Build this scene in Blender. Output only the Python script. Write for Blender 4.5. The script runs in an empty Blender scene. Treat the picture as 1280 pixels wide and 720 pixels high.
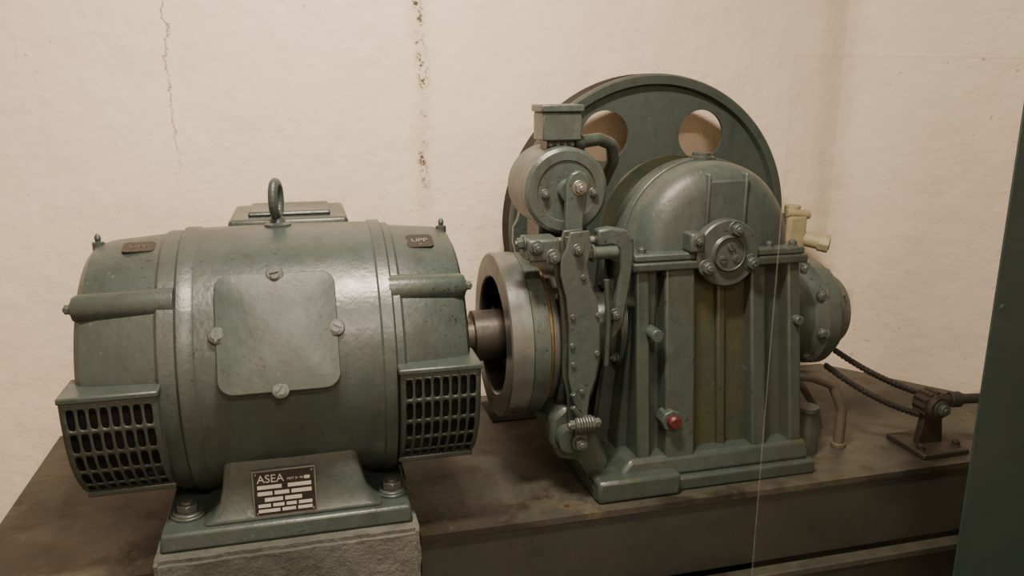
import bpy, bmesh, math, random
from mathutils import Vector, Matrix, Quaternion
random.seed(7)
ZOFF = 1.25
scene = bpy.context.scene
COL = scene.collection

# ------------------------------------------------------------------ materials
def nt(name):
    m = bpy.data.materials.new(name); m.use_nodes = True
    t = m.node_tree; b = t.nodes['Principled BSDF']
    return m, t, b
def N(t, typ, **kw):
    n = t.nodes.new(typ)
    for k, v in kw.items(): setattr(n, k, v)
    return n
def mixc(t, fac, a, b, blend='MIX'):
    m = N(t, 'ShaderNodeMix', data_type='RGBA', blend_type=blend)
    for i, v in ((0, fac), (6, a), (7, b)):
        if isinstance(v, bpy.types.NodeSocket): t.links.new(v, m.inputs[i])
        elif isinstance(v, (tuple, list)): m.inputs[i].default_value = (*v[:3], 1)
        else: m.inputs[i].default_value = v
    return m.outputs[2]
def math_(t, op, a, b=None, clamp=False):
    m = N(t, 'ShaderNodeMath', operation=op, use_clamp=clamp)
    for i, v in ((0, a), (1, b)):
        if v is None: continue
        if isinstance(v, bpy.types.NodeSocket): t.links.new(v, m.inputs[i])
        else: m.inputs[i].default_value = v
    return m.outputs[0]
def noise(t, scale, detail=4, rough=.55, vec=None, dist=0):
    n = N(t, 'ShaderNodeTexNoise'); n.inputs['Scale'].default_value = scale
    n.inputs['Detail'].default_value = detail; n.inputs['Roughness'].default_value = rough
    n.inputs['Distortion'].default_value = dist
    if vec is None:
        tc = N(t, 'ShaderNodeTexCoord'); vec = tc.outputs['Object']
    t.links.new(vec, n.inputs['Vector'])
    return n.outputs[0]
def ramp(t, f, p0, p1):
    r = N(t, 'ShaderNodeMapRange'); t.links.new(f, r.inputs[0])
    r.inputs[1].default_value = p0; r.inputs[2].default_value = p1
    return r.outputs[0]
def bump(t, b, h, strength, dist=.01):
    n = N(t, 'ShaderNodeBump'); n.inputs['Strength'].default_value = strength
    n.inputs['Distance'].default_value = dist
    t.links.new(h, n.inputs['Height']); t.links.new(n.outputs[0], b.inputs['Normal'])
def streaks(t, sc=26, zs=.12):
    """vertical run marks"""
    tc = N(t, 'ShaderNodeTexCoord'); mp = N(t, 'ShaderNodeMapping')
    mp.inputs['Scale'].default_value = (1, 1, zs)
    t.links.new(tc.outputs['Object'], mp.inputs[0])
    return noise(t, sc, 4, .6, mp.outputs[0])
def paint(name, col, rough=.35, dirt=(.022,.020,.014), amt=.35, bmp=.12, bscale=90, metal=0, scratch=0):
    m, t, b = nt(name)
    n1 = noise(t, 5, 6, .65); n2 = noise(t, 38, 3)
    f = math_(t, 'MULTIPLY', ramp(t, n1, .44, .74), amt)
    dark = tuple(c*.82 for c in col)
    c0 = mixc(t, ramp(t, n2, .35, .7), col, dark)
    c1 = mixc(t, f, c0, dirt)
    if scratch:
        c1 = mixc(t, math_(t, 'MULTIPLY', ramp(t, streaks(t), .52, .76), .65*scratch), c1, dirt)
        sp = ramp(t, noise(t, 110, 2, .6), .64, .68)
        sp = math_(t, 'MULTIPLY', sp, ramp(t, noise(t, 6, 3), .47, .55))
        c1 = mixc(t, math_(t, 'MULTIPLY', sp, scratch), c1, (.013,.012,.010))
        lg = math_(t, 'MULTIPLY', ramp(t, noise(t, 70, 3, .6), .65, .70), ramp(t, noise(t, 4, 2), .50, .6))
        c1 = mixc(t, math_(t, 'MULTIPLY', lg, scratch*.5), c1, (.14,.15,.14))
        du = math_(t, 'MULTIPLY', ramp(t, noise(t, 2.7, 5, .6), .45, .7), .22*scratch)
        c1 = mixc(t, du, c1, (.095,.100,.088))
    t.links.new(c1, b.inputs['Base Color'])
    r = N(t, 'ShaderNodeMapRange'); t.links.new(n1, r.inputs[0])
    r.inputs[1].default_value=.3; r.inputs[2].default_value=.7
    r.inputs[3].default_value = rough*.8; r.inputs[4].default_value = rough*1.6
    t.links.new(r.outputs[0], b.inputs['Roughness'])
    b.inputs['Metallic'].default_value = metal
    h = noise(t, bscale, 2)
    if scratch: h = math_(t, 'ADD', h, math_(t, 'MULTIPLY', noise(t, 22, 2), 1.2))
    bump(t, b, h, bmp, .004)
    return m
M_MOTOR = paint('paint_green_motor', (.038,.056,.0535), .31, amt=.32, scratch=.8, bmp=.16)
M_COVER = paint('paint_green_cover', (.050,.069,.066), .35, amt=.22, scratch=.55)
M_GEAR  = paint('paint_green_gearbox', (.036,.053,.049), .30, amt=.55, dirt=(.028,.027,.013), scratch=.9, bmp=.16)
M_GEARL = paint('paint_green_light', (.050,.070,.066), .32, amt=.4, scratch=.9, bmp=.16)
M_STAIN = paint('paint_oil_stained', (.032,.042,.030), .25, amt=.9, dirt=(.042,.040,.012), scratch=.6)
M_SHEAVE= paint('paint_green_sheave', (.042,.061,.056), .42, amt=.38, scratch=.6)
M_RUST  = paint('rim_worn_steel', (.030,.024,.019), .5, amt=.5, metal=.3)
M_SHAFT = paint('oiled_steel_shaft', (.065,.060,.052), .35, amt=.5, metal=.6)
M_STEEL = paint('machined_steel', (.15,.16,.155), .30, amt=.3, metal=.6, bmp=.05)
M_DRUM  = paint('drum_brushed_green', (.18,.20,.195), .25, amt=.2, metal=.7, bmp=.05)
M_BOLT  = paint('bolt_painted_steel', (.080,.094,.088), .32, amt=.35, metal=.3)
M_BARE  = paint('bare_steel', (.22,.22,.20), .35, amt=.4, metal=.7)
M_BRASS = paint('brass', (.26,.18,.08), .35, amt=.5, metal=.8)
M_DARK  = paint('shade_black', (.005,.005,.005), .7, amt=.1)  # near-black colour standing in for the shade inside openings
M_BLACK = paint('black_enamel', (.010,.010,.010), .35, amt=.1)
M_BROWNB= paint('faded_brown_badge', (.020,.017,.016), .4, amt=.3)
M_LABEL = paint('label_silver', (.38,.37,.33), .45, amt=.2)
M_LABELD= paint('label_worn', (.17,.17,.16), .45, amt=.2)
M_RED   = paint('red_sight_plug', (.075,.008,.009), .35, amt=.3)
M_CREAM = paint('cream_plastic', (.38,.34,.20), .45, amt=.4)
M_PIPE  = paint('pipe_brown', (.085,.070,.050), .45, amt=.4)
M_PANEL = paint('panel_teal', (.010,.033,.034), .5, amt=.15, bmp=.05)
M_ROPE  = paint('wire_rope_dark', (.012,.011,.010), .55, amt=.3, bmp=.6, bscale=200)

def concrete(name, col, col2, bscale=14, bstr=.6, rough=.8, paintc=None, dust=None):
    m, t, b = nt(name)
    n1 = noise(t, 3.5, 8, .7); n2 = noise(t, 22, 6, .7)
    c = mixc(t, ramp(t, n1, .38, .62), col, col2)
    c = mixc(t, math_(t, 'MULTIPLY', ramp(t, n2, .50, .75), .65), c, tuple(x*.35 for x in col2))
    if dust:
        c = mixc(t, math_(t, 'MULTIPLY', ramp(t, noise(t, 12, 6, .7), .50, .64), .7), c, dust)
    if paintc:
        c = mixc(t, math_(t, 'MULTIPLY', ramp(t, noise(t, 6, 5, .65), .50, .58), .9), c, paintc)
    t.links.new(c, b.inputs['Base Color'])
    r = N(t, 'ShaderNodeMapRange'); t.links.new(n1, r.inputs[0])
    r.inputs[1].default_value=.35; r.inputs[2].default_value=.65
    r.inputs[3].default_value = rough*.7; r.inputs[4].default_value = rough*1.2
    t.links.new(r.outputs[0], b.inputs['Roughness'])
    bump(t, b, noise(t, bscale, 8, .7), bstr, .02)
    return m
M_PLAT = concrete('platform_oily_top', (.054,.051,.040), (.027,.031,.026), 10, .25, .48, (.014,.0125,.009), (.088,.078,.050))
M_BLOCK= concrete('painted_concrete', (.105,.112,.098), (.062,.068,.060), 24, .8, .7)
M_BEAM = paint('beam_paint_dark', (.026,.030,.026), .45, amt=.5, scratch=.4)
M_FLOOR= concrete('floor_concrete', (.12,.11,.09), (.08,.075,.06), 12, .3, .7)
M_CEIL = concrete('ceiling_plaster', (.5,.45,.38), (.45,.40,.34), 12, .2, .9)

def wall_mat(name, cracks):
    m, t, b = nt(name)
    tc = N(t, 'ShaderNodeTexCoord'); vec = tc.outputs['Object']
    sx = N(t, 'ShaderNodeSeparateXYZ'); t.links.new(vec, sx.inputs[0])
    x, z = sx.outputs[0], sx.outputs[2]
    n1 = noise(t, 1.6, 5, .6); n2 = noise(t, 9, 6, .7)
    c = mixc(t, ramp(t, n1, .35, .7), (.80,.695,.575), (.73,.62,.495))
    c = mixc(t, math_(t, 'MULTIPLY', ramp(t, n2, .56, .8), .45), c, (.57,.46,.34))
    c = mixc(t, math_(t, 'MULTIPLY', ramp(t, streaks(t, 5, .2), .56, .75), .25), c, (.55,.44,.33))
    pk = math_(t, 'MULTIPLY', ramp(t, noise(t, 60, 2, .5), .69, .73), ramp(t, noise(t, 3, 2), .48, .58))
    c = mixc(t, math_(t, 'MULTIPLY', pk, .55), c, (.33,.25,.17))
    h = noise(t, 7, 6, .6)
    h2 = noise(t, 45, 4, .6)
    hh = math_(t, 'ADD', h, math_(t, 'MULTIPLY', h2, .16))
    if cracks:
        w1 = math_(t, 'SUBTRACT', noise(t, 5, 6, .75), .5)
        xd = math_(t, 'ADD', x, math_(t, 'MULTIPLY', w1, .12))
        d = math_(t, 'ABSOLUTE', math_(t, 'SUBTRACT', xd, -.295))
        mk = math_(t, 'SUBTRACT', 1, ramp(t, d, .0008, .0036))
        mk = math_(t, 'MULTIPLY', mk, ramp(t, z, -.26, -.08))
        mk = math_(t, 'MULTIPLY', mk, ramp(t, noise(t, 14, 3), .36, .5))
        c = mixc(t, math_(t, 'MULTIPLY', mk, .75), c, (.24,.15,.09))
        # hair crack branching near the left edge
        xe = math_(t, 'ABSOLUTE', math_(t, 'SUBTRACT', math_(t, 'ADD', x, math_(t, 'MULTIPLY', w1, .20)), -.62))
        me_ = math_(t, 'MULTIPLY', math_(t, 'SUBTRACT', 1, ramp(t, xe, .0006, .0022)), ramp(t, z, .0, .1))
        c = mixc(t, math_(t, 'MULTIPLY', me_, .3), c, (.35,.25,.16))
        d2 = math_(t, 'ABSOLUTE', math_(t, 'SUBTRACT', math_(t, 'ADD', x, math_(t, 'MULTIPLY', w1, .08)), .305))
        band = math_(t, 'SUBTRACT', 1, ramp(t, d2, .004, .035))
        d3 = math_(t, 'SUBTRACT', 1, ramp(t, d2, .004, .018))
        fl = ramp(t, noise(t, 64, 4, .75), .525, .56)
        mk2 = math_(t, 'MULTIPLY', math_(t, 'MULTIPLY', d3, fl), ramp(t, z, -.34, -.18))
        mk2 = math_(t, 'MULTIPLY', mk2, ramp(t, noise(t, 9, 2), .40, .47))
        c = mixc(t, math_(t, 'MULTIPLY', math_(t,'MULTIPLY',band, ramp(t, z, -.5, -.2)), .36), c, (.46,.34,.21))
        c = mixc(t, math_(t, 'MULTIPLY', mk2, 1.0), c, (.055,.045,.018))
        # second faint damp streak right of the sheave
        d4 = math_(t, 'ABSOLUTE', math_(t, 'SUBTRACT', math_(t, 'ADD', x, math_(t, 'MULTIPLY', w1, .08)), 1.50))
        b4 = math_(t, 'SUBTRACT', 1, ramp(t, d4, .004, .05))
        c = mixc(t, math_(t, 'MULTIPLY', b4, .3), c, (.45,.34,.24))
        hh = math_(t, 'SUBTRACT', hh, math_(t, 'MULTIPLY', mk, .4))
        hh = math_(t, 'SUBTRACT', hh, math_(t, 'MULTIPLY', mk2, .3))
    t.links.new(c, b.inputs['Base Color'])
    b.inputs['Roughness'].default_value = .55
    bump(t, b, hh, .32, .03)
    return m
M_WALLB = wall_mat('plaster_wall_back', True)
M_WALL  = wall_mat('plaster_wall', False)

# ------------------------------------------------------------------ helpers
def group(name):
    e = bpy.data.objects.new(name, None); COL.objects.link(e)
    e.location = (0,0,ZOFF); e.empty_display_size = .1
    return e
def fin(name, bm, mat, parent, smooth=35, bevel=0, seg=2, solid=0):
    bmesh.ops.recalc_face_normals(bm, faces=bm.faces[:])
    me = bpy.data.meshes.new(name); bm.to_mesh(me); bm.free()
    me.materials.append(mat)
    ob = bpy.data.objects.new(name, me); COL.objects.link(ob)
    if smooth:
        me.shade_smooth(); me.set_sharp_from_angle(angle=math.radians(smooth))
    if solid:
        s = ob.modifiers.new('solid','SOLIDIFY'); s.thickness = solid; s.offset = 0
    if bevel:
        b = ob.modifiers.new('bev','BEVEL'); b.width = bevel; b.segments = seg
        b.limit_method = 'ANGLE'; b.angle_limit = math.radians(35); b.harden_normals = False
    if parent: ob.parent = parent
    else: ob.location = (0,0,ZOFF)
    return ob
def box(name, x0,x1,y0,y1,z0,z1, mat, parent, bevel=.004, seg=2):
    bm = bmesh.new()
    bmesh.ops.create_cube(bm, size=1, matrix=Matrix.Translation(((x0+x1)/2,(y0+y1)/2,(z0+z1)/2)) @ Matrix.Diagonal((x1-x0,y1-y0,z1-z0,1)))
    return fin(name, bm, mat, parent, 30, bevel, seg)
def lathe(name, prof, axis, c, mat, parent, a0=0, a1=360, seg=72, smooth=32, bevel=0, caps=True):
    bm = bmesh.new(); full = abs(a1-a0-360) < 1e-6
    n = seg if full else seg+1
    rings = []
    for (t, r) in prof:
        ring = []
        for i in range(n):
            a = math.radians(a0 + (a1-a0)*i/seg)
            u, v = r*math.cos(a), r*math.sin(a)
            p = {'X':(t, c[0]+u, c[1]+v), 'Y':(c[0]+u, t, c[1]+v), 'Z':(c[0]+u, c[1]+v, t)}[axis]
            ring.append(bm.verts.new(p))
        rings.append(ring)
    for k in range(len(rings)-1):
        A, B = rings[k], rings[k+1]
        for i in range(seg):
            j = (i+1) % n
            bm.faces.new((A[i],A[j],B[j],B[i]))
    if full and caps:
        if prof[0][1] > 1e-5: bm.faces.new(rings[0])
        if prof[-1][1] > 1e-5: bm.faces.new(rings[-1])
    bmesh.ops.remove_doubles(bm, verts=bm.verts[:], dist=1e-6)
    return fin(name, bm, mat, parent, smooth, bevel)
def ringsolid(name, t0, t1, ri, ro, axis, c, mat, parent, a0=0, a1=360, seg=64, bevel=.002):
    bm = bmesh.new(); full = abs(a1-a0-360) < 1e-6
    n = seg if full else seg+1; R = []
    for (t, r) in ((t0,ri),(t0,ro),(t1,ro),(t1,ri)):
        ring = []
        for i in range(n):
            a = math.radians(a0+(a1-a0)*i/seg); u, v = r*math.cos(a), r*math.sin(a)
            p = {'X':(t, c[0]+u, c[1]+v), 'Y':(c[0]+u, t, c[1]+v), 'Z':(c[0]+u, c[1]+v, t)}[axis]
            ring.append(bm.verts.new(p))
        R.append(ring)
    for k in range(4):
        A, B = R[k], R[(k+1)%4]
        for i in range(seg):
            j = (i+1)%n; bm.faces.new((A[i],A[j],B[j],B[i]))
    if not full:
        bm.faces.new([r[0] for r in R]); bm.faces.new([r[-1] for r in R])
    return fin(name, bm, mat, parent, 35, bevel)
def addcyl(bm, p0, p1, r, r2=None, seg=24):
    p0, p1 = Vector(p0), Vector(p1); d = p1-p0
    M = Matrix.Translation((p0+p1)/2) @ d.to_track_quat('Z','Y').to_matrix().to_4x4()
    bmesh.ops.create_cone(bm, cap_ends=True, segments=seg, radius1=r, radius2=r if r2 is None else r2, depth=d.length, matrix=M)
def cyl(name, p0, p1, r, mat, parent, r2=None, seg=32, bevel=.002):
    bm = bmesh.new(); addcyl(bm, p0, p1, r, r2, seg)
    return fin(name, bm, mat, parent, 35, bevel)
def bolt(name, p, d, r, parent, mat=None, h=None, washer=True):
    p = Vector(p); d = Vector(d).normalized(); h = h or r*1.1
    bm = bmesh.new()
    o = 0
    if washer:
        addcyl(bm, p-d*.002, p+d*r*.22, r*1.45, seg=28); o = r*.22
    addcyl(bm, p+d*o, p+d*(o+h), r*1.1, seg=6)
    addcyl(bm, p+d*(o+h*.9), p+d*(o+h*1.3), r*.6, r*.5, seg=16)
    return fin(name, bm, mat or M_BOLT, parent, 30, r*.08, 1)
def screw(name, p, d, r, parent, mat=None, ang=.6):
    p = Vector(p); d = Vector(d).normalized(); bm = bmesh.new()
    q = d.to_track_quat('Z','Y').to_matrix().to_4x4()
    h = r*.5
    for s in (-1, 1):
        vs=[]
        for i in range(15):
            a = math.radians(14 + (152)*i/14)
            x, y = r*math.cos(a), s*r*math.sin(a)
            vs.append((x,y))
        M = Matrix.Translation(p) @ q @ Matrix.Rotation(ang,4,'Z')
        lo=[bm.verts.new(M@Vector((x,y,0))) for x,y in vs]; hi=[bm.verts.new(M@Vector((x*.86,y*.95,h))) for x,y in vs]
        bm.faces.new(hi); n=len(vs)
        for i in range(n): bm.faces.new((lo[i],lo[(i+1)%n],hi[(i+1)%n],hi[i]))
    addcyl(bm, p-d*.003, p+d*h*.3, r*1.15, seg=24)
    return fin(name, bm, mat or M_BOLT, parent, 30)
def prism(name, poly, plane, t0, t1, mat, parent, bevel=.003, seg=2):
    bm = bmesh.new()
    def P(a,b,t): return {'XZ':(a,t,b),'YZ':(t,a,b),'XY':(a,b,t)}[plane]
    A=[bm.verts.new(P(a,b,t0)) for a,b in poly]; B=[bm.verts.new(P(a,b,t1)) for a,b in poly]
    bm.faces.new(A); bm.faces.new(B); n=len(poly)
    for i in range(n): bm.faces.new((A[i],A[(i+1)%n],B[(i+1)%n],B[i]))
    return fin(name, bm, mat, parent, 30, bevel, seg)
def hull(name, bot, top, mat, parent, bevel=.005):
    bm=bmesh.new(); V=[]
    for (x0,x1,y0,y1,z) in (bot, top):
        V.append([bm.verts.new(p) for p in ((x0,y0,z),(x1,y0,z),(x1,y1,z),(x0,y1,z))])
    bm.faces.new(V[0]); bm.faces.new(V[1])
    for i in range(4): bm.faces.new((V[0][i],V[0][(i+1)%4],V[1][(i+1)%4],V[1][i]))
    return fin(name, bm, mat, parent, 30, bevel, 3)
def tube(name, pts, r, mat, parent, cyclic=False, res=8, smooth=True):
    cu = bpy.data.curves.new(name,'CURVE'); cu.dimensions='3D'; cu.bevel_depth=r; cu.bevel_resolution=4
    cu.use_fill_caps=True
    if smooth:
        s = cu.splines.new('NURBS'); s.order_u=3; s.use_endpoint_u = not cyclic; s.resolution_u=res
    else: s = cu.splines.new('POLY')
    s.points.add(len(pts)-1)
    for i,p in enumerate(pts): s.points[i].co=(*p,1)
    s.use_cyclic_u=cyclic
    tmp = bpy.data.objects.new(name+'_c', cu); COL.objects.link(tmp)
    dg = bpy.context.evaluated_depsgraph_get()
    me = bpy.data.meshes.new_from_object(tmp.evaluated_get(dg)); bpy.data.objects.remove(tmp)
    me.materials.clear(); me.materials.append(mat); me.shade_smooth()
    ob = bpy.data.objects.new(name, me); COL.objects.link(ob)
    if parent: ob.parent=parent
    else: ob.location=(0,0,ZOFF)
    return ob
def rounded(w,h,r,n=6):
    pts=[]
    for cx,cy,a in ((w-r,h-r,0),(-w+r,h-r,90),(-w+r,-h+r,180),(w-r,-h+r,270)):
        for i in range(n+1):
            t=math.radians(a+90*i/n); pts.append((cx+r*math.cos(t), cy+r*math.sin(t)))
    return pts
def text(name, s, size, M, mat, parent, ext=.0006):
    cu=bpy.data.curves.new(name,'FONT'); cu.body=s; cu.size=size; cu.extrude=ext; cu.align_x='CENTER'; cu.align_y='CENTER'
    tmp=bpy.data.objects.new(name+'_c',cu); COL.objects.link(tmp)
    dg=bpy.context.evaluated_depsgraph_get()
    me=bpy.data.meshes.new_from_object(tmp.evaluated_get(dg)); bpy.data.objects.remove(tmp)
    me.transform(M); me.materials.clear(); me.materials.append(mat)
    ob=bpy.data.objects.new(name,me); COL.objects.link(ob); ob.parent=parent
    return ob

# ------------------------------------------------------------------ room
YB = 2.10
def slab(name, poly, z0, z1, mat): return prism(name, poly, 'XY', z0, z1, mat, None, 0)
slab('floor', [(-2.2,-1.6),(3.6,-1.6),(3.6,2.3),(-2.2,2.3)], -1.35, -1.25, M_FLOOR)
slab('ceiling', [(-2.2,-1.6),(3.6,-1.6),(3.6,2.3),(-2.2,2.3)], 1.2, 1.3, M_CEIL)
slab('wall_back', [(-2.2,YB),(1.56,YB),(1.72,YB+.15),(-2.2,YB+.15)], -1.25, 1.2, M_WALLB)
slab('wall_right', [(1.54,YB),(1.565,YB-.004),(1.585,YB-.014),(1.605,YB-.032),(1.63,YB-.062),(3.4,YB-2.4),(3.4,YB-3.7),(3.6,YB-3.7),(3.6,YB-2.33),(1.72,YB+.15),(1.56,YB+.01)], -1.25, 1.2, M_WALL)
slab('wall_left', [(-2.2,-1.6),(-2.05,-1.6),(-2.05,YB),(-2.2,YB)], -1.25, 1.2, M_WALL)
slab('wall_front', [(-2.05,-1.6),(3.4,-1.6),(3.4,-1.45),(-2.05,-1.45)], -1.25, 1.2, M_WALL)

# ------------------------------------------------------------------ platform
ZP = -.85
g = group('machine_platform')
NL,NR,NB=-.306,.178,1.956
def plat(y0,yb,xl,xr,xrb): return [(xl,y0),(NL,y0),(NL,NB),(NR,NB),(NR,y0),(xr,y0),(xrb,yb),(xl,yb)]
prism('platform_core', plat(1.41,2.085,-.635,2.06,1.555), 'XY', -1.03, ZP-.012, M_BEAM, g, 0)
prism('deck', plat(1.40,2.092,-.635,2.065,1.555), 'XY', ZP-.014, ZP, M_PLAT, g, 0)
box('beam_web', NR+.001,2.05,1.405,1.415,-1.03,ZP-.012, M_BEAM, g, 0)
box('beam_lower_flange', NR+.001,2.05,1.355,1.45,-1.047,-1.03, M_PLAT, g, .003)
prism('plinth', plat(1.385,2.08,-.62,2.05,1.55), 'XY', -1.25, -1.03, M_BEAM, g, 0)
box('rope_slot_shade_plate', .44,.56,1.90,2.04,ZP,ZP+.003, M_DARK, g, 0)  # flat black plate on the deck, painted as the shade of an opening

def roughblock(name, x0,x1,y0,y1,z0,z1, mat, parent, amp=.004):
    bm=bmesh.new()
    bmesh.ops.create_cube(bm,size=1,matrix=Matrix.Translation(((x0+x1)/2,(y0+y1)/2,(z0+z1)/2))@Matrix.Diagonal((x1-x0,y1-y0,z1-z0,1)))
    bmesh.ops.bevel(bm, geom=bm.edges[:], offset=.008, segments=2, affect='EDGES')
    bmesh.ops.subdivide_edges(bm, edges=[e for e in bm.edges if e.calc_length()>.03], cuts=22, use_grid_fill=True)
    from mathutils import noise as mn
    for v in bm.verts:
        if v.co.z < z1-.002 or v.co.y<y0+.01 or v.co.x>x1-.01 or v.co.x<x0+.01:
            v.co += Vector((mn.noise(v.co*40),mn.noise(v.co*40+Vector((5,0,0))),-abs(mn.noise(v.co*40+Vector((0,9,0)))*.6)))*amp
    return fin(name,bm,mat,parent,60)
g = group('concrete_plinth_block')
roughblock('block', -.300,.172,1.355,1.95,-1.25,-.8065, M_BLOCK, g)

# ------------------------------------------------------------------ motor
g = group('electric_motor')
AY, AZ = 1.65, -.528
C = (AY, AZ)
lathe('barrel', [(-.235,.20),(-.235,.258),(-.230,.2635),(-.206,.2635),(-.202,.261),(-.05,.2625),(.118,.261),(.122,.264),(.142,.264),(.146,.258),(.146,.20)],'X',C,M_MOTOR,g,seg=128)
lathe('end_bracket_left', [(-.228,.2575),(-.262,.2575),(-.268,.252),(-.36,.244),(-.388,.238),(-.400,.224),(-.402,.12),(-.43,.10),(-.44,.06),(-.44,0)],'X',C,M_MOTOR,g,seg=128)
lathe('end_bracket_right', [(.14,.2575),(.158,.2575),(.163,.252),(.262,.243),(.280,.236),(.287,.222),(.288,.11),(.305,.10),(.308,.0)],'X',C,M_MOTOR,g,seg=128)
for sx,(xa,xb) in (('left',(-.235,-.402)),('right',(.14,.288))):
    for k,ang in enumerate((42,138)):
        a=math.radians(ang); y=AY-.238*math.cos(a); z=AZ+.238*math.sin(a)
        s = 1 if xb>xa else -1
        lathe(f'boss_{sx}_{k}', [(xa,.0),(xa,.029),(xb-s*.012,.025),(xb-s*.003,.021),(xb,.012),(xb,0)],'X',(y,z),M_MOTOR,g,seg=24)
        bolt(f'boss_bolt_{sx}_{k}', (xb,y,z),(s,0,0),.008,g)
GP=[(1.366,-.498),(1.368,-.54),(1.374,-.58),(1.387,-.62),(1.408,-.655),(1.437,-.688),(1.465,-.708)]
def gprof(v, off=0):
    t=v*(len(GP)-1); i=min(int(t),len(GP)-2); f=t-i
    y=GP[i][0]*(1-f)+GP[i+1][0]*f; z=GP[i][1]*(1-f)+GP[i+1][1]*f
    return y+off, z
def grille(tag,x0,x1,nx=8,ny=5):
    bm=bmesh.new(); mx,my=.007/(x1-x0),.04
    us=[0]+[mx+(1-2*mx)*i/nx for i in range(nx+1)]+[1]
    vs=[0]+[my+(1-2*my)*i/ny for i in range(ny+1)]+[1]
    def P(u,v):
        y,z=gprof(v); return bm.verts.new((x0+(x1-x0)*u,y,z))
    for i in range(nx+2):
        for j in range(ny+2):
            u0,u1,v0,v1=us[i],us[i+1],vs[j],vs[j+1]
            if i in (0,nx+1) or j in (0,ny+1):
                for q in range(2):
                    va=v0+(v1-v0)*q/2; vb=v0+(v1-v0)*(q+1)/2
                    bm.faces.new((P(u0,va),P(u1,va),P(u1,vb),P(u0,vb)))
                continue
            cu,cv,hu,hv=(u0+u1)/2,(v0+v1)/2,(u1-u0)/2,(v1-v0)/2
            sq=[]
            for k in range(4): sq.append((-1+.5*k,-1))
            for k in range(4): sq.append((1,-1+.5*k))
            for k in range(4): sq.append((1-.5*k,1))
            for k in range(4): sq.append((-1,1-.5*k))
            o=[P(cu+hu*a,cv+hv*b) for a,b in sq]
            inn=[]
            for a,b in sq:
                n_=(a**4+b**4)**.25; inn.append(P(cu+hu*.74*a/n_,cv+hv*.85*b/n_))
            for k in range(16):
                l=(k+1)%16; bm.faces.new((o[k],o[l],inn[l],inn[k]))
    bmesh.ops.remove_doubles(bm,verts=bm.verts[:],dist=1e-5)
    fin('grille_'+tag,bm,M_GEAR,g,50,solid=.003)
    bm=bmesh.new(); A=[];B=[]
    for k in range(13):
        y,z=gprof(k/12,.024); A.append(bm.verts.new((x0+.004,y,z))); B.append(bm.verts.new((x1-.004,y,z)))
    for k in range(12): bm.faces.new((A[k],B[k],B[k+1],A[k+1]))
    fin('vent_shade_sheet_'+tag,bm,M_DARK,g,60)  # near-black sheet behind the slots, painted in for the shade inside
    for s,xx in enumerate((x0,x1-.006)):
        poly=[gprof(k/12) for k in range(13)]+[(1.50,-.708),(1.50,-.62),(1.46,-.56),(1.43,-.498)]
        prism(f'cheek_{tag}_{s}',poly,'YZ',xx,xx+.006,M_MOTOR,g,.001)
    box('lip_'+tag,x0-.003,x1+.003,1.361,1.46,-.501,-.490,M_MOTOR,g,.003)
    box('floorlip_'+tag,x0,x1,1.455,1.70,-.716,-.704,M_MOTOR,g,.003)
grille('left',-.412,-.262); grille('right',.146,.294)

phi=math.radians(25)
n_=Vector((0,-math.cos(phi),math.sin(phi))); up=Vector((0,math.sin(phi),math.cos(phi))); rt=Vector((1,0,0))
cc=Vector((-.062,AY,AZ))+n_*.262
def L(u,v,w): return cc+rt*u+up*v+n_*w
bm=bmesh.new()
outl=rounded(.104,.106,.026,6)
loops=[]
for (sc,w) in ((1.0,-.035),(1.0,.004),(.985,.0065),(.93,.0075),(.0,.026)):
    if sc==0: loops.append([bm.verts.new(L(0,0,w))]); continue
    loops.append([bm.verts.new(L(x*sc,y*sc,w)) for x,y in outl])
for k in range(len(loops)-2):
    A,B=loops[k],loops[k+1]; n=len(A)
    for i in range(n): bm.faces.new((A[i],A[(i+1)%n],B[(i+1)%n],B[i]))
A=loops[-2]; ap=loops[-1][0]
for i in range(len(A)): bm.faces.new((A[i],A[(i+1)%len(A)],ap))
fin('inspection_cover',bm,M_COVER,g,12)
for k,(u,v) in enumerate(((0,.103),(-.101,0),(.101,0),(0,-.103))):
    cyl(f'cover_ear_{k}',L(u,v,-.03),L(u,v,.0085),.0155,M_COVER,g)
    screw(f'cover_screw_{k}',L(u,v,.0095),n_,.0095,g,ang=[.2,1.4,-.5,.9][k])

def ped():
    bm=bmesh.new(); V=[]
    for (x0,x1,y0,z) in ((-.172,.062,1.440,-.62),(-.176,.067,1.4235,-.672),(-.180,.073,1.416,-.71),(-.186,.080,1.411,-.738),(-.200,.094,1.403,-.760),(-.222,.114,1.394,-.774)):
        y1=2*AY-y0
        V.append([bm.verts.new(p) for p in ((x0,y0,z),(x1,y0,z),(x1,y1,z),(x0,y1,z))])
    bm.faces.new(V[0]); bm.faces.new(V[-1])
    for k in range(len(V)-1):
        for i in range(4): bm.faces.new((V[k][i],V[k][(i+1)%4],V[k+1][(i+1)%4],V[k+1][i]))
    fin('foot_pedestal',bm,M_MOTOR,g,40,.012,4)
ped()
hull('foot_plate',(-.290,.163,1.382,1.918,-.806),(-.286,.159,1.387,1.913,-.772),M_MOTOR,g,.006)
for k,(x,y) in enumerate(((-.247,1.455),(.130,1.450),(-.247,1.85),(.130,1.85))):
    cyl(f'foot_boss_{k}',(x,y,-.775),(x,y,-.766),.031,M_MOTOR,g)
    bolt(f'foot_bolt_{k}',(x,y,-.766),(0,0,1),.0185,g,h=.015)
npn=Vector((0,-1,.12)).normalized()
nc=Vector((-.070,1.4065,-.722)); nup=Vector((0,.12,1)).normalized()
def NP(u,v,w): return nc+Vector((1,0,0))*u+nup*v+npn*w
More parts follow.
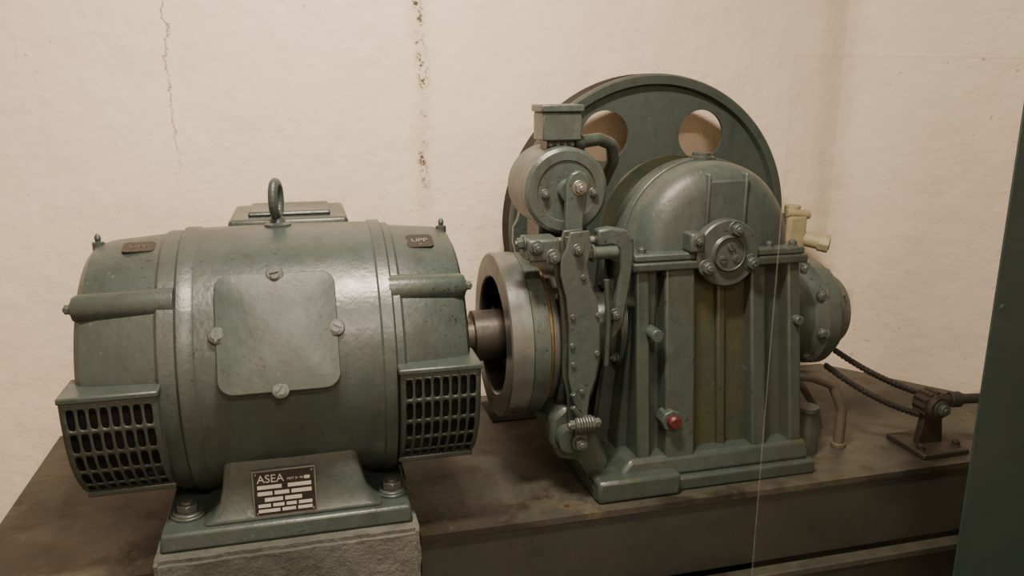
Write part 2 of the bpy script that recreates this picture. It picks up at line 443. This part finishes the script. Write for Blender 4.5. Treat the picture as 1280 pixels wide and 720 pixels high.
def nplate(name,u0,u1,v0,v1,w0,w1,mat,bev=0):
    bm=bmesh.new(); A=[bm.verts.new(NP(u,v,w0)) for u,v in ((u0,v0),(u1,v0),(u1,v1),(u0,v1))]; B=[bm.verts.new(NP(u,v,w1)) for u,v in ((u0,v0),(u1,v0),(u1,v1),(u0,v1))]
    bm.faces.new(A); bm.faces.new(B)
    for i in range(4): bm.faces.new((A[i],A[(i+1)%4],B[(i+1)%4],B[i]))
    fin(name,bm,mat,g,30,bev)
nplate('nameplate_rim',-.0565,.0565,-.0435,.0435,-.006,.0012,M_BARE,.0005)
nplate('nameplate',-.054,.054,-.041,.041,-.004,.002,M_BLACK)
rows=[(.012,[(-.048,-.005),(.006,.048)],.007),(.000,[(-.048,-.022),(-.018,.008),(.012,.048)],.007),(-.012,[(-.036,-.004),(.0,.030)],.007),(-.023,[(-.048,-.026),(-.022,-.002),(.002,.020),(.024,.048)],.006),(-.033,[(-.048,-.010),(-.006,.018),(.022,.048)],.006)]
kk=0
for v,cells,h in rows:
    for a,b in cells:
        nplate(f'plate_cell_{kk}',a,b,v-h/2,v+h/2,.0015,.0024,M_LABEL); kk+=1
nplate('plate_cell_top',.036,.046,.021,.027,.0015,.0024,M_LABEL)
R3=Matrix((( 1,0,0),(0,nup.y,npn.y),(0,nup.z,npn.z))).to_4x4()
text('plate_lettering','ASEA',.021,Matrix.Translation(NP(-.024,.027,.0022))@R3,M_LABEL,g)
text('plate_lettering_b','MOT 3~ Nr',.006,Matrix.Translation(NP(.020,.024,.0022))@R3,M_LABEL,g,.0003)
for k,(u,v) in enumerate(((-.05,.037),(.05,.037),(-.05,-.037),(.05,-.037))):
    p=NP(u,v,.002); cyl(f'plate_rivet_{k}',p,p+npn*.0015,.002,M_BARE,g,bevel=0,seg=12)
def badge(tag,x,rad,ang,w,h,mat,tm):
    a=math.radians(ang); n2=Vector((0,-math.cos(a),math.sin(a))); u2=Vector((0,math.sin(a),math.cos(a)))
    c2=Vector((x,AY,AZ))+n2*rad
    bm=bmesh.new(); pts=rounded(w,h,h*.45,5)
    A=[bm.verts.new(c2+Vector((1,0,0))*a_+u2*b_-n2*.006) for a_,b_ in pts]; B=[bm.verts.new(c2+Vector((1,0,0))*a_+u2*b_+n2*.002) for a_,b_ in pts]
    bm.faces.new(A); bm.faces.new(B); n=len(pts)
    for i in range(n): bm.faces.new((A[i],A[(i+1)%n],B[(i+1)%n],B[i]))
    fin('badge_'+tag,bm,mat,g,30)
    RM=Matrix(((1,0,0),(0,u2.y,n2.y),(0,u2.z,n2.z))).to_4x4()
    text('badge_lettering_'+tag,'UPP',.019,Matrix.Translation(c2+n2*.0022+u2*.001)@RM,tm,g,.0004)
    text('badge_mark_'+tag,'v',.012,Matrix.Translation(c2+n2*.0022-u2*.014)@RM,tm,g,.0004)
badge('right',.214,.2475,70,.027,.024,M_BLACK,M_LABELD); badge('left',-.305,.2500,75,.028,.020,M_BROWNB,M_PIPE)
for k,(x,r) in enumerate(((-.388,.236),(.272,.240))):
    z=AZ+r
    lathe(f'grease_nipple_{k}',[(z-.01,0),(z-.01,.011),(z+.008,.011),(z+.009,.005),(z+.012,.005),(z+.015,.0065),(z+.020,.005),(z+.024,.002),(z+.024,0)],'Z',(x,AY),M_MOTOR,g,seg=16)
ez=AZ+.262
lathe('eyebolt_collar',[(ez-.006,0),(ez-.006,.026),(ez+.004,.026),(ez+.008,.016),(ez+.018,.012),(ez+.022,0)],'Z',(-.057,AY),M_MOTOR,g,seg=32)
pts=[]
R_=.030; rot=math.radians(76)
for i in range(24):
    a=2*math.pi*i/24; u=R_*.78*math.cos(a); v=R_*1.10*math.sin(a)
    pts.append((-.057+u*math.cos(rot),AY+u*math.sin(rot),ez+.053+v))
tube('lifting_eye',pts,.0095,M_MOTOR,g,cyclic=True)
box('terminal_box',-.150,.075,1.72,1.93,-.40,-.280,M_MOTOR,g,.02,4)
box('terminal_box_lid',-.158,.085,1.71,1.94,-.286,-.262,M_GEAR,g,.010,4)
box('terminal_box_lid_top',-.12,.05,1.75,1.90,-.264,-.252,M_GEAR,g,.006,3)
lathe('shaft',[(.30,0),(.30,.040),(.335,.040),(.336,.056),(.416,.056),(.416,0)],'X',C,M_SHAFT,g,seg=48)

# ------------------------------------------------------------------ coupling drum
g = group('brake_drum_coupling')
lathe('machined_rim',[(.425,.130),(.425,.1295),(.384,.1295),(.381,.1325),(.381,.178),(.384,.181)],'X',C,M_STEEL,g,seg=128,caps=False)
lathe('machined_band',[(.384,.181),(.427,.181),(.4275,.176)],'X',C,M_DRUM,g,seg=128,caps=False)
lathe('drum_web',[(.418,0),(.418,.145),(.428,.176),(.430,.179),(.463,.179),(.466,.172),(.466,.05)],'X',C,M_GEARL,g,seg=128)
lathe('cup_shade_skin',[(.386,.1292),(.4172,.1288),(.4172,.057)],'X',C,M_DARK,g,seg=96,caps=False)  # near-black skin that paints in the shade of the hollow drum cup
lathe('brass_ring',[(.466,.10),(.466,.165),(.472,.168),(.475,.165),(.475,.10)],'X',C,M_BRASS,g,seg=96)
lathe('brake_surface',[(.475,.05),(.475,.160),(.575,.160),(.575,.05)],'X',C,M_STEEL,g,seg=96)
lathe('input_shaft',[(.43,0),(.43,.045),(.60,.045),(.60,0)],'X',C,M_GEAR,g,seg=48)
for k in range(6):
    a=math.radians(60*k+20); bolt(f'coupling_bolt_{k}',(.4170,AY+.095*math.cos(a),AZ+.095*math.sin(a)),(-1,0,0),.010,g,mat=M_RUST)

# ------------------------------------------------------------------ gearbox
GX, GZ = .868, -.340
g = group('worm_gearbox')
box('base_flange', .555,1.085,1.440,1.865,ZP,-.818,M_GEAR,g,.006)
hull('base_step',(.600,1.078,1.452,1.850,-.82),(.64,1.07,1.462,1.840,-.775),M_GEAR,g,.010)
box('foot_pad_front',.556,.745,1.425,1.50,ZP,-.800,M_GEAR,g,.008)
hull('body_core',(.690,1.050,1.505,1.795,-.80),(.700,1.042,1.565,1.735,-.35),M_GEAR,g,.004)
def rib(name,x0,x1,yt,yb,zt=-.355,zb=-.79,mat=M_GEAR,back=1.60,dx=0):
    bm=bmesh.new(); V=[]
    for z,y,d in ((zb,yb,dx),(zt,yt,0)):
        V.append([bm.verts.new(p) for p in ((x0-d,y,z),(x1-d,y,z),(x1-d,back,z),(x0-d,back,z))])
    bm.faces.new(V[0]); bm.faces.new(V[1])
    for i in range(4): bm.faces.new((V[0][i],V[0][(i+1)%4],V[1][(i+1)%4],V[1][i]))
    fin(name,bm,mat,g,30,.006,3)
rib('rib_corner_left',.664,.696,1.528,1.468,dx=.004)
rib('rib_left',.730,.800,1.524,1.462,dx=.006)
rib('rib_mid',.862,.884,1.545,1.49,mat=M_STAIN)
rib('rib_right',.935,.972,1.530,1.466)
rib('rib_corner_right',1.024,1.056,1.526,1.466,dx=-.006)
hull('oil_stained_panel',(.795,.936,1.500,1.52,-.785),(.80,.936,1.558,1.57,-.37),M_STAIN,g,.001)
for k,y in enumerate((1.60,1.70)):
    prism(f'end_rib_{k}',[(.60,-.79),(.655,-.36),(.72,-.36),(.72,-.79)],'XZ',y-.012,y+.012,M_GEAR,g,.004)
prism('end_wall_left',[(.635,-.79),(.672,-.36),(.72,-.36),(.72,-.79)],'XZ',1.535,1.775,M_GEAR,g,.006)
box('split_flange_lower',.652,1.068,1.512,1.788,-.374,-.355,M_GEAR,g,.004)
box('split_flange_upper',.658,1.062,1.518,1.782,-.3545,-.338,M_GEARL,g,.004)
for k,(x,y) in enumerate(((.68,1.535),(1.04,1.535),(.67,1.66),(1.05,1.66),(.98,1.532))):
    bolt(f'flange_bolt_{k}',(x,y,-.338),(0,0,1),.0085,g,mat=M_GEARL)
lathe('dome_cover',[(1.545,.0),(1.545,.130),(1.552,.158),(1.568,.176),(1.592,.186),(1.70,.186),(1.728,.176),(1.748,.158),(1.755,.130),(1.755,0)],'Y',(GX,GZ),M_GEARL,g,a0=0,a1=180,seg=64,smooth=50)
ringsolid('dome_band',1.640,1.664,.15,.191,'Y',(GX,GZ),M_GEARL,g,2,178,bevel=.003)
for k,dx in enumerate((-.036,.052)):
    prism(f'dome_rib_{k}',[(GX+dx-.005,GZ+.02),(GX+dx+.005,GZ+.02),(GX+dx+.004,GZ+.165),(GX+dx-.004,GZ+.165)],'XZ',1.539,1.60,M_GEARL,g,.004)
prism('dome_front_boss',[(GX-.036,GZ),(GX+.052,GZ),(GX+.052,GZ+.150),(GX-.036,GZ+.150)],'XZ',1.541,1.60,M_GEARL,g,.004)
lathe('filler_cap',[(GZ+.178,0),(GZ+.178,.028),(GZ+.192,.028),(GZ+.194,.023),(GZ+.201,.023),(GZ+.203,0)],'Z',(GX,1.65),M_GEAR,g,seg=32)
CF=(GX,GZ-.002)
lathe('bearing_housing',[(1.58,.068),(1.53,.068),(1.528,0)],'Y',CF,M_GEAR,g,seg=48)
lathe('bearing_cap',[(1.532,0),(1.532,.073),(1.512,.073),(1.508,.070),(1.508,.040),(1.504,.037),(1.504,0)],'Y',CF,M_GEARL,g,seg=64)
ringsolid('cap_groove_ring',1.4995,1.506,.034,.038,'Y',CF,M_GEAR,g)
for k,(dx,dz) in enumerate(((.014,.052),(-.050,-.028),(.054,-.022))):
    bolt(f'cap_bolt_{k}',(CF[0]+dx,1.508,CF[1]+dz),(0,-1,0),.0125,g,mat=M_GEARL)
for k,(dx,dz) in enumerate(((-.014,-.012),(.018,-.012),(.003,.015))):
    screw(f'cap_screw_{k}',(CF[0]+dx,1.504,CF[1]+dz),(0,-1,0),.0085,g,ang=k)
box('clamp_lug',.778,.812,1.505,1.56,-.338,-.295,M_GEARL,g,.006)
bolt('clamp_bolt',(.795,1.505,-.312),(0,-1,0),.008,g,mat=M_GEARL)
lathe('rear_housing',[(1.74,0),(1.74,.150),(1.80,.150),(1.80,0)],'Y',(GX,GZ),M_GEAR,g,seg=64)
lathe('rear_flange',[(1.80,0),(1.80,.170),(1.815,.170),(1.82,.165),(1.82,.150),(1.84,.150),(1.845,.130),(1.90,.11),(1.93,.095),(1.93,0)],'Y',(GX,GZ),M_STAIN,g,seg=72)
lathe('rear_flange_plate',[(1.79,0),(1.79,.184),(1.802,.184),(1.802,0)],'Y',(GX,GZ),M_STAIN,g,seg=72)
lathe('worm_housing',[(.70,0),(.70,.112),(.645,.105),(.64,.088),(.60,.085),(.588,.078),(.586,0)],'X',C,M_GEAR,g,seg=64)
for k in range(6):
    a=math.radians(60*k+30); bolt(f'worm_housing_bolt_{k}',(.643,AY+.096*math.cos(a),AZ+.096*math.sin(a)),(-1,0,0),.009,g)
cyl('sight_plug_collar',(.735,1.50,-.695),(.735,1.464,-.695),.024,M_GEARL,g,seg=8)
lathe('sight_plug_red',[(1.465,0),(1.465,.015),(1.454,.015),(1.448,.011),(1.448,0)],'Y',(.737,-.695),M_RED,g,seg=12)
cyl('side_plug',(.698,1.52,-.505),(.698,1.475,-.505),.014,M_GEARL,g)
cyl('corner_plug',(1.045,1.52,-.50),(1.045,1.488,-.50),.010,M_GEARL,g)
lathe('worm_end_housing',[(1.04,0),(1.04,.115),(1.06,.105),(1.13,.098),(1.14,.108),(1.150,.126),(1.178,.128),(1.182,.118),(1.198,.114),(1.202,.098),(1.235,.085),(1.248,.06),(1.250,0)],'X',C,M_GEARL,g,seg=72)
for k in range(8):
    a=math.radians(45*k+12); bolt(f'end_flange_bolt_{k}',(1.150,AY+.113*math.cos(a),AZ+.113*math.sin(a)),(-1,0,0),.0115,g)
    bolt(f'end_flange_nut_{k}',(1.198,AY+.100*math.cos(a),AZ+.100*math.sin(a)),(1,0,0),.009,g)

# ------------------------------------------------------------------ sheave
g = group('traction_sheave')
SC=(.884,-.350)
RS=.386
def discholes(name,R,holes,y0,y1,mat,parent):
    cu=bpy.data.curves.new(name,'CURVE'); cu.dimensions='2D'; cu.fill_mode='BOTH'; cu.extrude=(y1-y0)/2
    def circ(cx,cy,r,n):
        s=cu.splines.new('POLY'); s.points.add(n-1); s.use_cyclic_u=True
        for i in range(n):
            a=2*math.pi*i/n; s.points[i].co=(cx+r*math.cos(a),cy+r*math.sin(a),0,1)
    circ(0,0,R,128)
    for h in holes: circ(*h,48)
    tmp=bpy.data.objects.new('c',cu); COL.objects.link(tmp); dg=bpy.context.evaluated_depsgraph_get()
    me=bpy.data.meshes.new_from_object(tmp.evaluated_get(dg)); bpy.data.objects.remove(tmp)
    me.transform(Matrix.Translation((SC[0],(y0+y1)/2,SC[1]))@Matrix.Rotation(math.radians(90),4,'X'))
    me.materials.clear(); me.materials.append(mat)
    ob=bpy.data.objects.new(name,me); COL.objects.link(ob); ob.parent=parent
holes=[(.268*math.cos(math.radians(60*k)),.268*math.sin(math.radians(60*k)),.064) for k in range(6)]
discholes('web',RS-.022,holes,1.950,1.960,M_SHEAVE,g)
lathe('rim',[(1.962,RS-.037),(1.9515,RS-.030),(1.944,RS-.028),(1.940,RS-.026),(1.933,RS-.024),(1.931,RS-.004),(1.936,RS),(1.950,RS+.002)],'Y',SC,M_SHEAVE,g,seg=160,caps=False)
pr=[(1.950,RS+.002)]
for k in range(4):
    y=1.955+.016*k; pr+=[(y,RS+.002),(y+.004,RS-.010),(y+.008,RS-.012),(y+.012,RS-.010),(y+.014,RS+.002)]
pr+=[(2.022,RS+.002),(2.022,RS-.025),(2.0,RS-.032),(1.958,RS-.035)]
lathe('rope_grooves',pr,'Y',SC,M_RUST,g,seg=160,smooth=60,caps=False)
lathe('hub',[(1.93,0),(1.93,.11),(1.946,.125),(1.97,.12),(2.01,.09),(2.03,.05),(2.03,0)],'Y',SC,M_SHEAVE,g,seg=64)
for k in range(4):
    y=1.963+.016*k
    pts=[(SC[0]+(RS-.0055),y,ZP+.002)]
    for i in range(25):
        a=math.radians(180*i/24); pts.append((SC[0]+(RS-.0055)*math.cos(a),y,SC[1]+(RS-.0055)*math.sin(a)))
    pts.append((SC[0]-(RS-.0055),y,ZP+.004))
    tube(f'hoist_rope_{k}',pts,.0055,M_ROPE,g,smooth=False)

# ------------------------------------------------------------------ brake assembly
g = group('electromagnetic_brake')
BX=.509
BZ=-.200
lathe('magnet_body',[(1.530,0),(1.530,.060),(1.527,.062),(1.527,.080),(1.532,.087),(1.56,.088),(1.562,.086),(1.672,.086),(1.684,.074),(1.684,0)],'Y',(BX,BZ),M_GEARL,g,seg=80)
lathe('magnet_front_boss',[(1.532,0),(1.532,.026),(1.515,.022),(1.515,0)],'Y',(BX+.005,BZ),M_GEARL,g,seg=32)
for k,(dx,dz) in enumerate(((-.045,-.005),(.057,-.005))):
    bolt(f'magnet_screw_{k}',(BX+dx,1.529,BZ+dz),(0,-1,0),.007,g)
box('magnet_bracket',.462,.567,1.56,1.66,-.31,-.27,M_GEAR,g,.006)
box('junction_box',.466,.548,1.555,1.625,-.102,-.046,M_GEARL,g,.003)
box('junction_box_lid',.462,.552,1.551,1.629,-.046,-.031,M_GEARL,g,.003)
box('junction_terminals',.478,.536,1.566,1.618,-.122,-.101,M_BLACK,g,.002)
for k in range(4):
    bolt(f'terminal_nut_{k}',(.485+.015*k,1.566,-.110),(0,-1,0),.0038,g,mat=M_BOLT)
tube('conduit',[(.535,1.60,-.116),(.575,1.60,-.106),(.605,1.605,-.103),(.636,1.615,-.115),(.646,1.63,-.15),(.636,1.66,-.20),(.62,1.70,-.26)],.0135,M_GEAR,g)
cyl('conduit_gland',(.545,1.60,-.112),(.566,1.60,-.108),.017,M_GEARL,g)
lev=[(.494,-.176),(.503,-.160),(.518,-.154),(.533,-.162),(.540,-.182),(.534,-.215),(.528,-.25),(.528,-.290),(.492,-.290),(.491,-.25),(.492,-.21)]
prism('actuating_lever',lev,'XZ',1.478,1.494,M_GEARL,g,.003)
bm=bmesh.new(); addcyl(bm,(.5185,1.53,-.188),(.5185,1.465,-.188),.007); fin('lever_pin',bm,M_BARE,g)
bolt('lever_nut',(.5185,1.478,-.188),(0,-1,0),.0105,g,mat=M_BARE)
arm=[(.496,-.270),(.535,-.268),(.541,-.300),(.532,-.335),(.540,-.375),(.556,-.41),(.563,-.46),(.563,-.53),(.556,-.575),(.545,-.61),(.540,-.66),(.541,-.715),(.531,-.735),(.515,-.730),(.513,-.66),(.508,-.61),(.498,-.57),(.497,-.46),(.490,-.40),(.478,-.355),(.479,-.32),(.490,-.300)]
arm=[(x-.005,z) for x,z in arm]
prism('brake_arm_outer',arm,'XZ',1.448,1.457,M_GEARL,g,.002)
arm2=[(x-.006,z) for x,z in arm]
prism('brake_arm_inner',arm2,'XZ',1.470,1.479,M_GEAR,g,.002)
prism('arm_spacer_top',[(.485,-.28),(.525,-.28),(.525,-.34),(.485,-.34)],'XZ',1.457,1.476,M_GEAR,g,.001)
prism('arm_spacer_mid',[(.50,-.42),(.547,-.42),(.547,-.55),(.50,-.55)],'XZ',1.457,1.482,M_GEAR,g,.001)
for k,(x,z) in enumerate(((.500,-.44),(.5,-.50),(.553,-.44),(.553,-.52),(.52,-.36),(.523,-.60),(.503,-.54))):
    cyl(f'arm_rivet_{k}',(x-.001,1.449,z),(x-.001,1.444,z),.0055,M_BOLT,g,bevel=.001,seg=12)
bolt('arm_bolt_top',(.507,1.448,-.305),(0,-1,0),.0085,g)
for tag,a0,a1 in (('front',140,222),('rear',-42,40)):
    ringsolid(f'brake_lining_{tag}',.488,.566,.1605,.168,'X',C,M_BLACK,g,a0,a1,seg=32,bevel=0)
    ringsolid(f'brake_shoe_{tag}',.490,.564,.168,.182,'X',C,M_GEAR,g,a0-2,a1+2,seg=32)
prism('brake_arm_rear',arm,'XZ',1.815,1.835,M_GEAR,g,.002)
box('tie_block',.412,.478,1.465,1.535,-.330,-.285,M_GEARL,g,.005)
bolt('tie_bolt_a',(.428,1.465,-.300),(0,-1,0),.010,g,mat=M_GEARL); bolt('tie_bolt_b',(.462,1.465,-.320),(0,-1,0),.011,g)
cyl('tie_rod',(.412,1.50,-.297),(.60,1.50,-.297),.009,M_BARE,g)
bolt('tie_nut_left',(.412,1.50,-.297),(-1,0,0),.011,g,mat=M_GEARL)
cyl('tie_sleeve',(.545,1.470,-.318),(.598,1.470,-.318),.013,M_GEARL,g); bolt('tie_nut_right',(.545,1.470,-.318),(-1,0,0),.013,g,mat=M_GEARL)
hook=[(.556,-.272),(.585,-.268),(.618,-.275),(.634,-.292),(.636,-.33),(.628,-.40),(.618,-.47),(.60,-.50),(.588,-.50),(.594,-.46),(.602,-.40),(.606,-.335),(.602,-.312),(.588,-.304),(.558,-.306)]
prism('hanger_bracket',hook,'XZ',1.470,1.50,M_GEARL,g,.005)
bolt('hanger_bolt',(.598,1.470,-.448),(0,-1,0),.009,g,mat=M_GEARL)
tube('release_rod',[(.571,1.455,-.37),(.578,1.455,-.46),(.576,1.455,-.55)],.006,M_GEAR,g)
pts=[]
for i in range(6*10+1):
    a=2*math.pi*i/10; pts.append((.508+.036*i/60,1.440+.015*math.cos(a),-.668+.015*math.sin(a)))
tube('return_spring',pts,.003,M_BOLT,g)
cyl('spring_rod',(.490,1.440,-.668),(.562,1.440,-.668),.006,M_BARE,g)
bolt('spring_nut_a',(.507,1.440,-.668),(-1,0,0),.010,g); bolt('spring_nut_b',(.545,1.440,-.668),(1,0,0),.010,g)
for k,zz in enumerate((-.600,-.628)):
    cyl(f'link_{k}',(.500,1.442,zz),(.515+.01*k,1.442,zz-.035),.007,M_GEAR,g)
prism('pivot_bracket',[(.470,-.67),(.50,-.645),(.55,-.66),(.60,-.78),(.60,-.82),(.555,-.82),(.53,-.775),(.487,-.765),(.466,-.72)],'XZ',1.485,1.60,M_GEAR,g,.010)
cyl('pivot_pin',(.520,1.62,-.712),(.520,1.435,-.712),.010,M_BARE,g); bolt('pivot_nut',(.520,1.448,-.712),(0,-1,0),.012,g)
lathe('pivot_boss',[(1.458,0),(1.458,.026),(1.50,.030),(1.50,0)],'Y',(.505,-.712),M_GEAR,g,seg=32)

# ------------------------------------------------------------------ things to the right
g = group('cream_limit_switch')
dx,dz=.045,-.085
box('switch_body',1.262+dx,1.325+dx,1.955,2.02,-.36+dz,-.26+dz,M_CREAM,g,.012,3)
cyl('switch_cap',(1.325+dx,1.97,-.330+dz),(1.365+dx,1.935,-.340+dz),.021,M_CREAM,g)
cyl('switch_cap_nut',(1.355+dx,1.944,-.337+dz),(1.378+dx,1.926,-.342+dz),.026,M_CREAM,g,seg=8)
cyl('switch_cap_hole',(1.377+dx,1.927,-.3418+dz),(1.3795+dx,1.925,-.3422+dz),.016,M_PIPE,g,bevel=0)
cyl('switch_neck',(1.29+dx,1.985,-.27+dz),(1.29+dx,1.985,-.235+dz),.022,M_CREAM,g)
cyl('switch_crossneck',(1.262+dx,1.97,-.255+dz),(1.335+dx,1.97,-.262+dz),.013,M_CREAM,g)
box('switch_stand',1.28+dx,1.32+dx,1.98,2.0,ZP,-.36+dz,M_CREAM,g,.004)
cyl('switch_gland',(1.262+dx,1.98,-.33+dz),(1.235+dx,1.98,-.33+dz),.016,M_CREAM,g)

g = group('drain_pipe')
tube('pipe_a',[(1.085,1.58,-.66),(1.14,1.56,-.665),(1.20,1.56,-.69),(1.225,1.55,-.75),(1.225,1.55,-.852)],.013,M_PIPE,g)
tube('pipe_b',[(1.11,1.70,-.60),(1.15,1.70,-.66),(1.19,1.68,-.72),(1.24,1.67,-.80),(1.25,1.66,-.852)],.010,M_PIPE,g)
cyl('pipe_foot',(1.225,1.55,ZP),(1.225,1.55,ZP+.012),.018,M_PIPE,g)
g = group('oil_cup')
lathe('cup',[(ZP,0),(ZP,.030),(-.79,.030),(-.775,.022),(-.75,.022),(-.745,.026),(-.735,.026),(-.735,0)],'Z',(1.130,1.55),M_GEAR,g,seg=32)

g = group('governor_pulley_stand')
hz=-.738
box('stand_base',1.37,1.50,1.43,1.56,ZP,ZP+.014,M_RUST,g,.003)
prism('stand_web',[(1.40,ZP+.012),(1.47,ZP+.012),(1.46,hz-.025),(1.455,hz+.01),(1.415,hz+.01),(1.41,hz-.025)],'XZ',1.485,1.505,M_RUST,g,.003)
lathe('hub',[(1.462,0),(1.462,.026),(1.468,.032),(1.52,.032),(1.526,.026),(1.526,0)],'Y',(1.430,hz),M_RUST,g,seg=32)
bm=bmesh.new()
for k in range(12):
    a=2*math.pi*k/12; addcyl(bm,(1.430+.031*math.cos(a),1.475,hz+.031*math.sin(a)),(1.430+.031*math.cos(a),1.515,hz+.031*math.sin(a)),.006,seg=8)
fin('toothed_ring',bm,M_RUST,g)
cyl('stub_shaft',(1.435,1.495,hz+.008),(1.56,1.47,hz+.012),.012,M_ROPE,g)
cyl('stub_collar',(1.475,1.487,hz+.009),(1.50,1.482,hz+.010),.019,M_ROPE,g)
bolt('hub_nut',(1.430,1.462,hz),(0,-1,0),.013,g,mat=M_GEAR)
bolt('stand_bolt_a',(1.385,1.46,ZP+.014),(0,0,1),.009,g,mat=M_RUST); bolt('stand_bolt_b',(1.485,1.46,ZP+.014),(0,0,1),.009,g,mat=M_RUST)
def braid(tag,P0,P1,sag,r):
    P0,P1=Vector(P0),Vector(P1); base=[]
    for i in range(41):
        t=i/40; p=P0.lerp(P1,t); p.z-=sag*4*t*(1-t); base.append(p)
    for s in range(3):
        pts=[]
        for i,p in enumerate(base):
            a=i*1.15+s*2.094; pts.append(p+Vector((0,math.cos(a),math.sin(a)))*r*.55)
        tube(f'cable_strand_{tag}_{s}',[tuple(p) for p in pts],r*.62,M_ROPE,g,res=4)
braid('a',(1.225,1.60,-.618),(1.415,1.52,-.718),.010,.0075)
braid('b',(1.185,1.575,-.645),(1.405,1.50,-.765),.014,.0075)

g = group('steel_guard_panel')
box('sheet',1.160,2.0,1.100,1.104,-1.25,.75,M_PANEL,g,.001)
box('fold',1.163,1.195,1.104,1.107,-1.25,.75,M_PANEL,g,.001)
screw('panel_screw',(1.178,1.100,-.375),(0,-1,0),.006,g,mat=M_PANEL)
box('panel_post',1.93,1.99,1.104,1.164,-1.25,1.2,M_PANEL,g,.003)
m,t,b=nt('acrylic_clear')
tr=N(t,'ShaderNodeBsdfTransparent'); tr.inputs[0].default_value=(.97,.97,.96,1)
gl=N(t,'ShaderNodeBsdfGlossy'); gl.inputs['Roughness'].default_value=.05; gl.inputs[0].default_value=(.9,.9,.9,1)
df=N(t,'ShaderNodeBsdfDiffuse'); df.inputs[0].default_value=(.6,.55,.45,1)
mx=N(t,'ShaderNodeMixShader'); mx.inputs[0].default_value=.02; t.links.new(tr.outputs[0],mx.inputs[1]); t.links.new(gl.outputs[0],mx.inputs[2])
mx2=N(t,'ShaderNodeMixShader'); t.links.new(math_(t,'MULTIPLY',ramp(t,noise(t,6,4),.3,.8),.022),mx2.inputs[0]); t.links.new(mx.outputs[0],mx2.inputs[1]); t.links.new(df.outputs[0],mx2.inputs[2])
t.links.new(mx2.outputs[0],t.nodes['Material Output'].inputs[0]); M_ACR=m
m,t,b=nt('acrylic_edge'); b.inputs['Base Color'].default_value=(.30,.28,.23,1); b.inputs['Roughness'].default_value=.3; b.inputs['Alpha'].default_value=.14; M_ACE=m
g = group('acrylic_guard_pane')
bm=bmesh.new(); vs=[bm.verts.new(p) for p in ((.716,1.092,-1.25),(1.9,1.092,-1.25),(1.9,1.092,.048),(.716,1.092,.048))]; bm.faces.new(vs)
fin('pane',bm,M_ACR,g,0)
box('pane_edge_side',.7150,.7162,1.0910,1.0930,-1.25,.048,M_ACE,g,0)
box('pane_edge_top',.7150,1.9,1.0910,1.0930,.047,.0484,M_ACE,g,0)

g = group('wall_anchor_hook')
wn=Vector((-.8,-.6,0)); wp=Vector((1.60,YB,0))+Vector((.6,-.8,0))*.30
for k,(dz_,du,r) in enumerate(((.0,0,.006),(.012,.003,.004),(-.010,.006,.004))):
    p=Vector((wp.x+.6*du,wp.y-.8*du,-.165+dz_)); cyl(f'pin_{k}',p-wn*.025,p+wn*.010,r,M_RUST,g,bevel=.001,seg=10)

# ------------------------------------------------------------------ lights
def lamp(x,y,L_,e,col=(1,.83,.645)):
    g = group('ceiling_and_fill_lamp')
    box('lamp_housing',x-L_/2-.05,x+L_/2+.05,y-.08,y+.08,1.15,1.2,M_LABEL,g,.004)
    ld=bpy.data.lights.new('lamp_light','AREA'); ld.shape='RECTANGLE'; ld.size=L_; ld.size_y=.14; ld.energy=e; ld.color=col
    lo=bpy.data.objects.new('lamp_light',ld); COL.objects.link(lo); lo.parent=g; lo.location=(x,y,1.145)
lamp(.15,.95,.45,84)
lamp(.20,-.75,.7,54)  # unseen lamp and housing behind the camera, added as frontal fill
w=bpy.data.worlds.new('World'); scene.world=w; w.use_nodes=True
w.node_tree.nodes['Background'].inputs[0].default_value=(1,.85,.7,1); w.node_tree.nodes['Background'].inputs[1].default_value=.05

# ------------------------------------------------------------------ camera
th=math.radians(14.5); p=math.radians(14)
F=Vector((math.sin(th)*math.cos(p),math.cos(th)*math.cos(p),-math.sin(p)))
cd=bpy.data.cameras.new('camera'); cam=bpy.data.objects.new('camera',cd); COL.objects.link(cam)
cam.location=(0,0,ZOFF); cam.rotation_mode='QUATERNION'; cam.rotation_quaternion=F.to_track_quat('-Z','Y')
cd.sensor_width=36; cd.lens=36*1000/1280; cd.clip_start=.02
scene.camera=cam
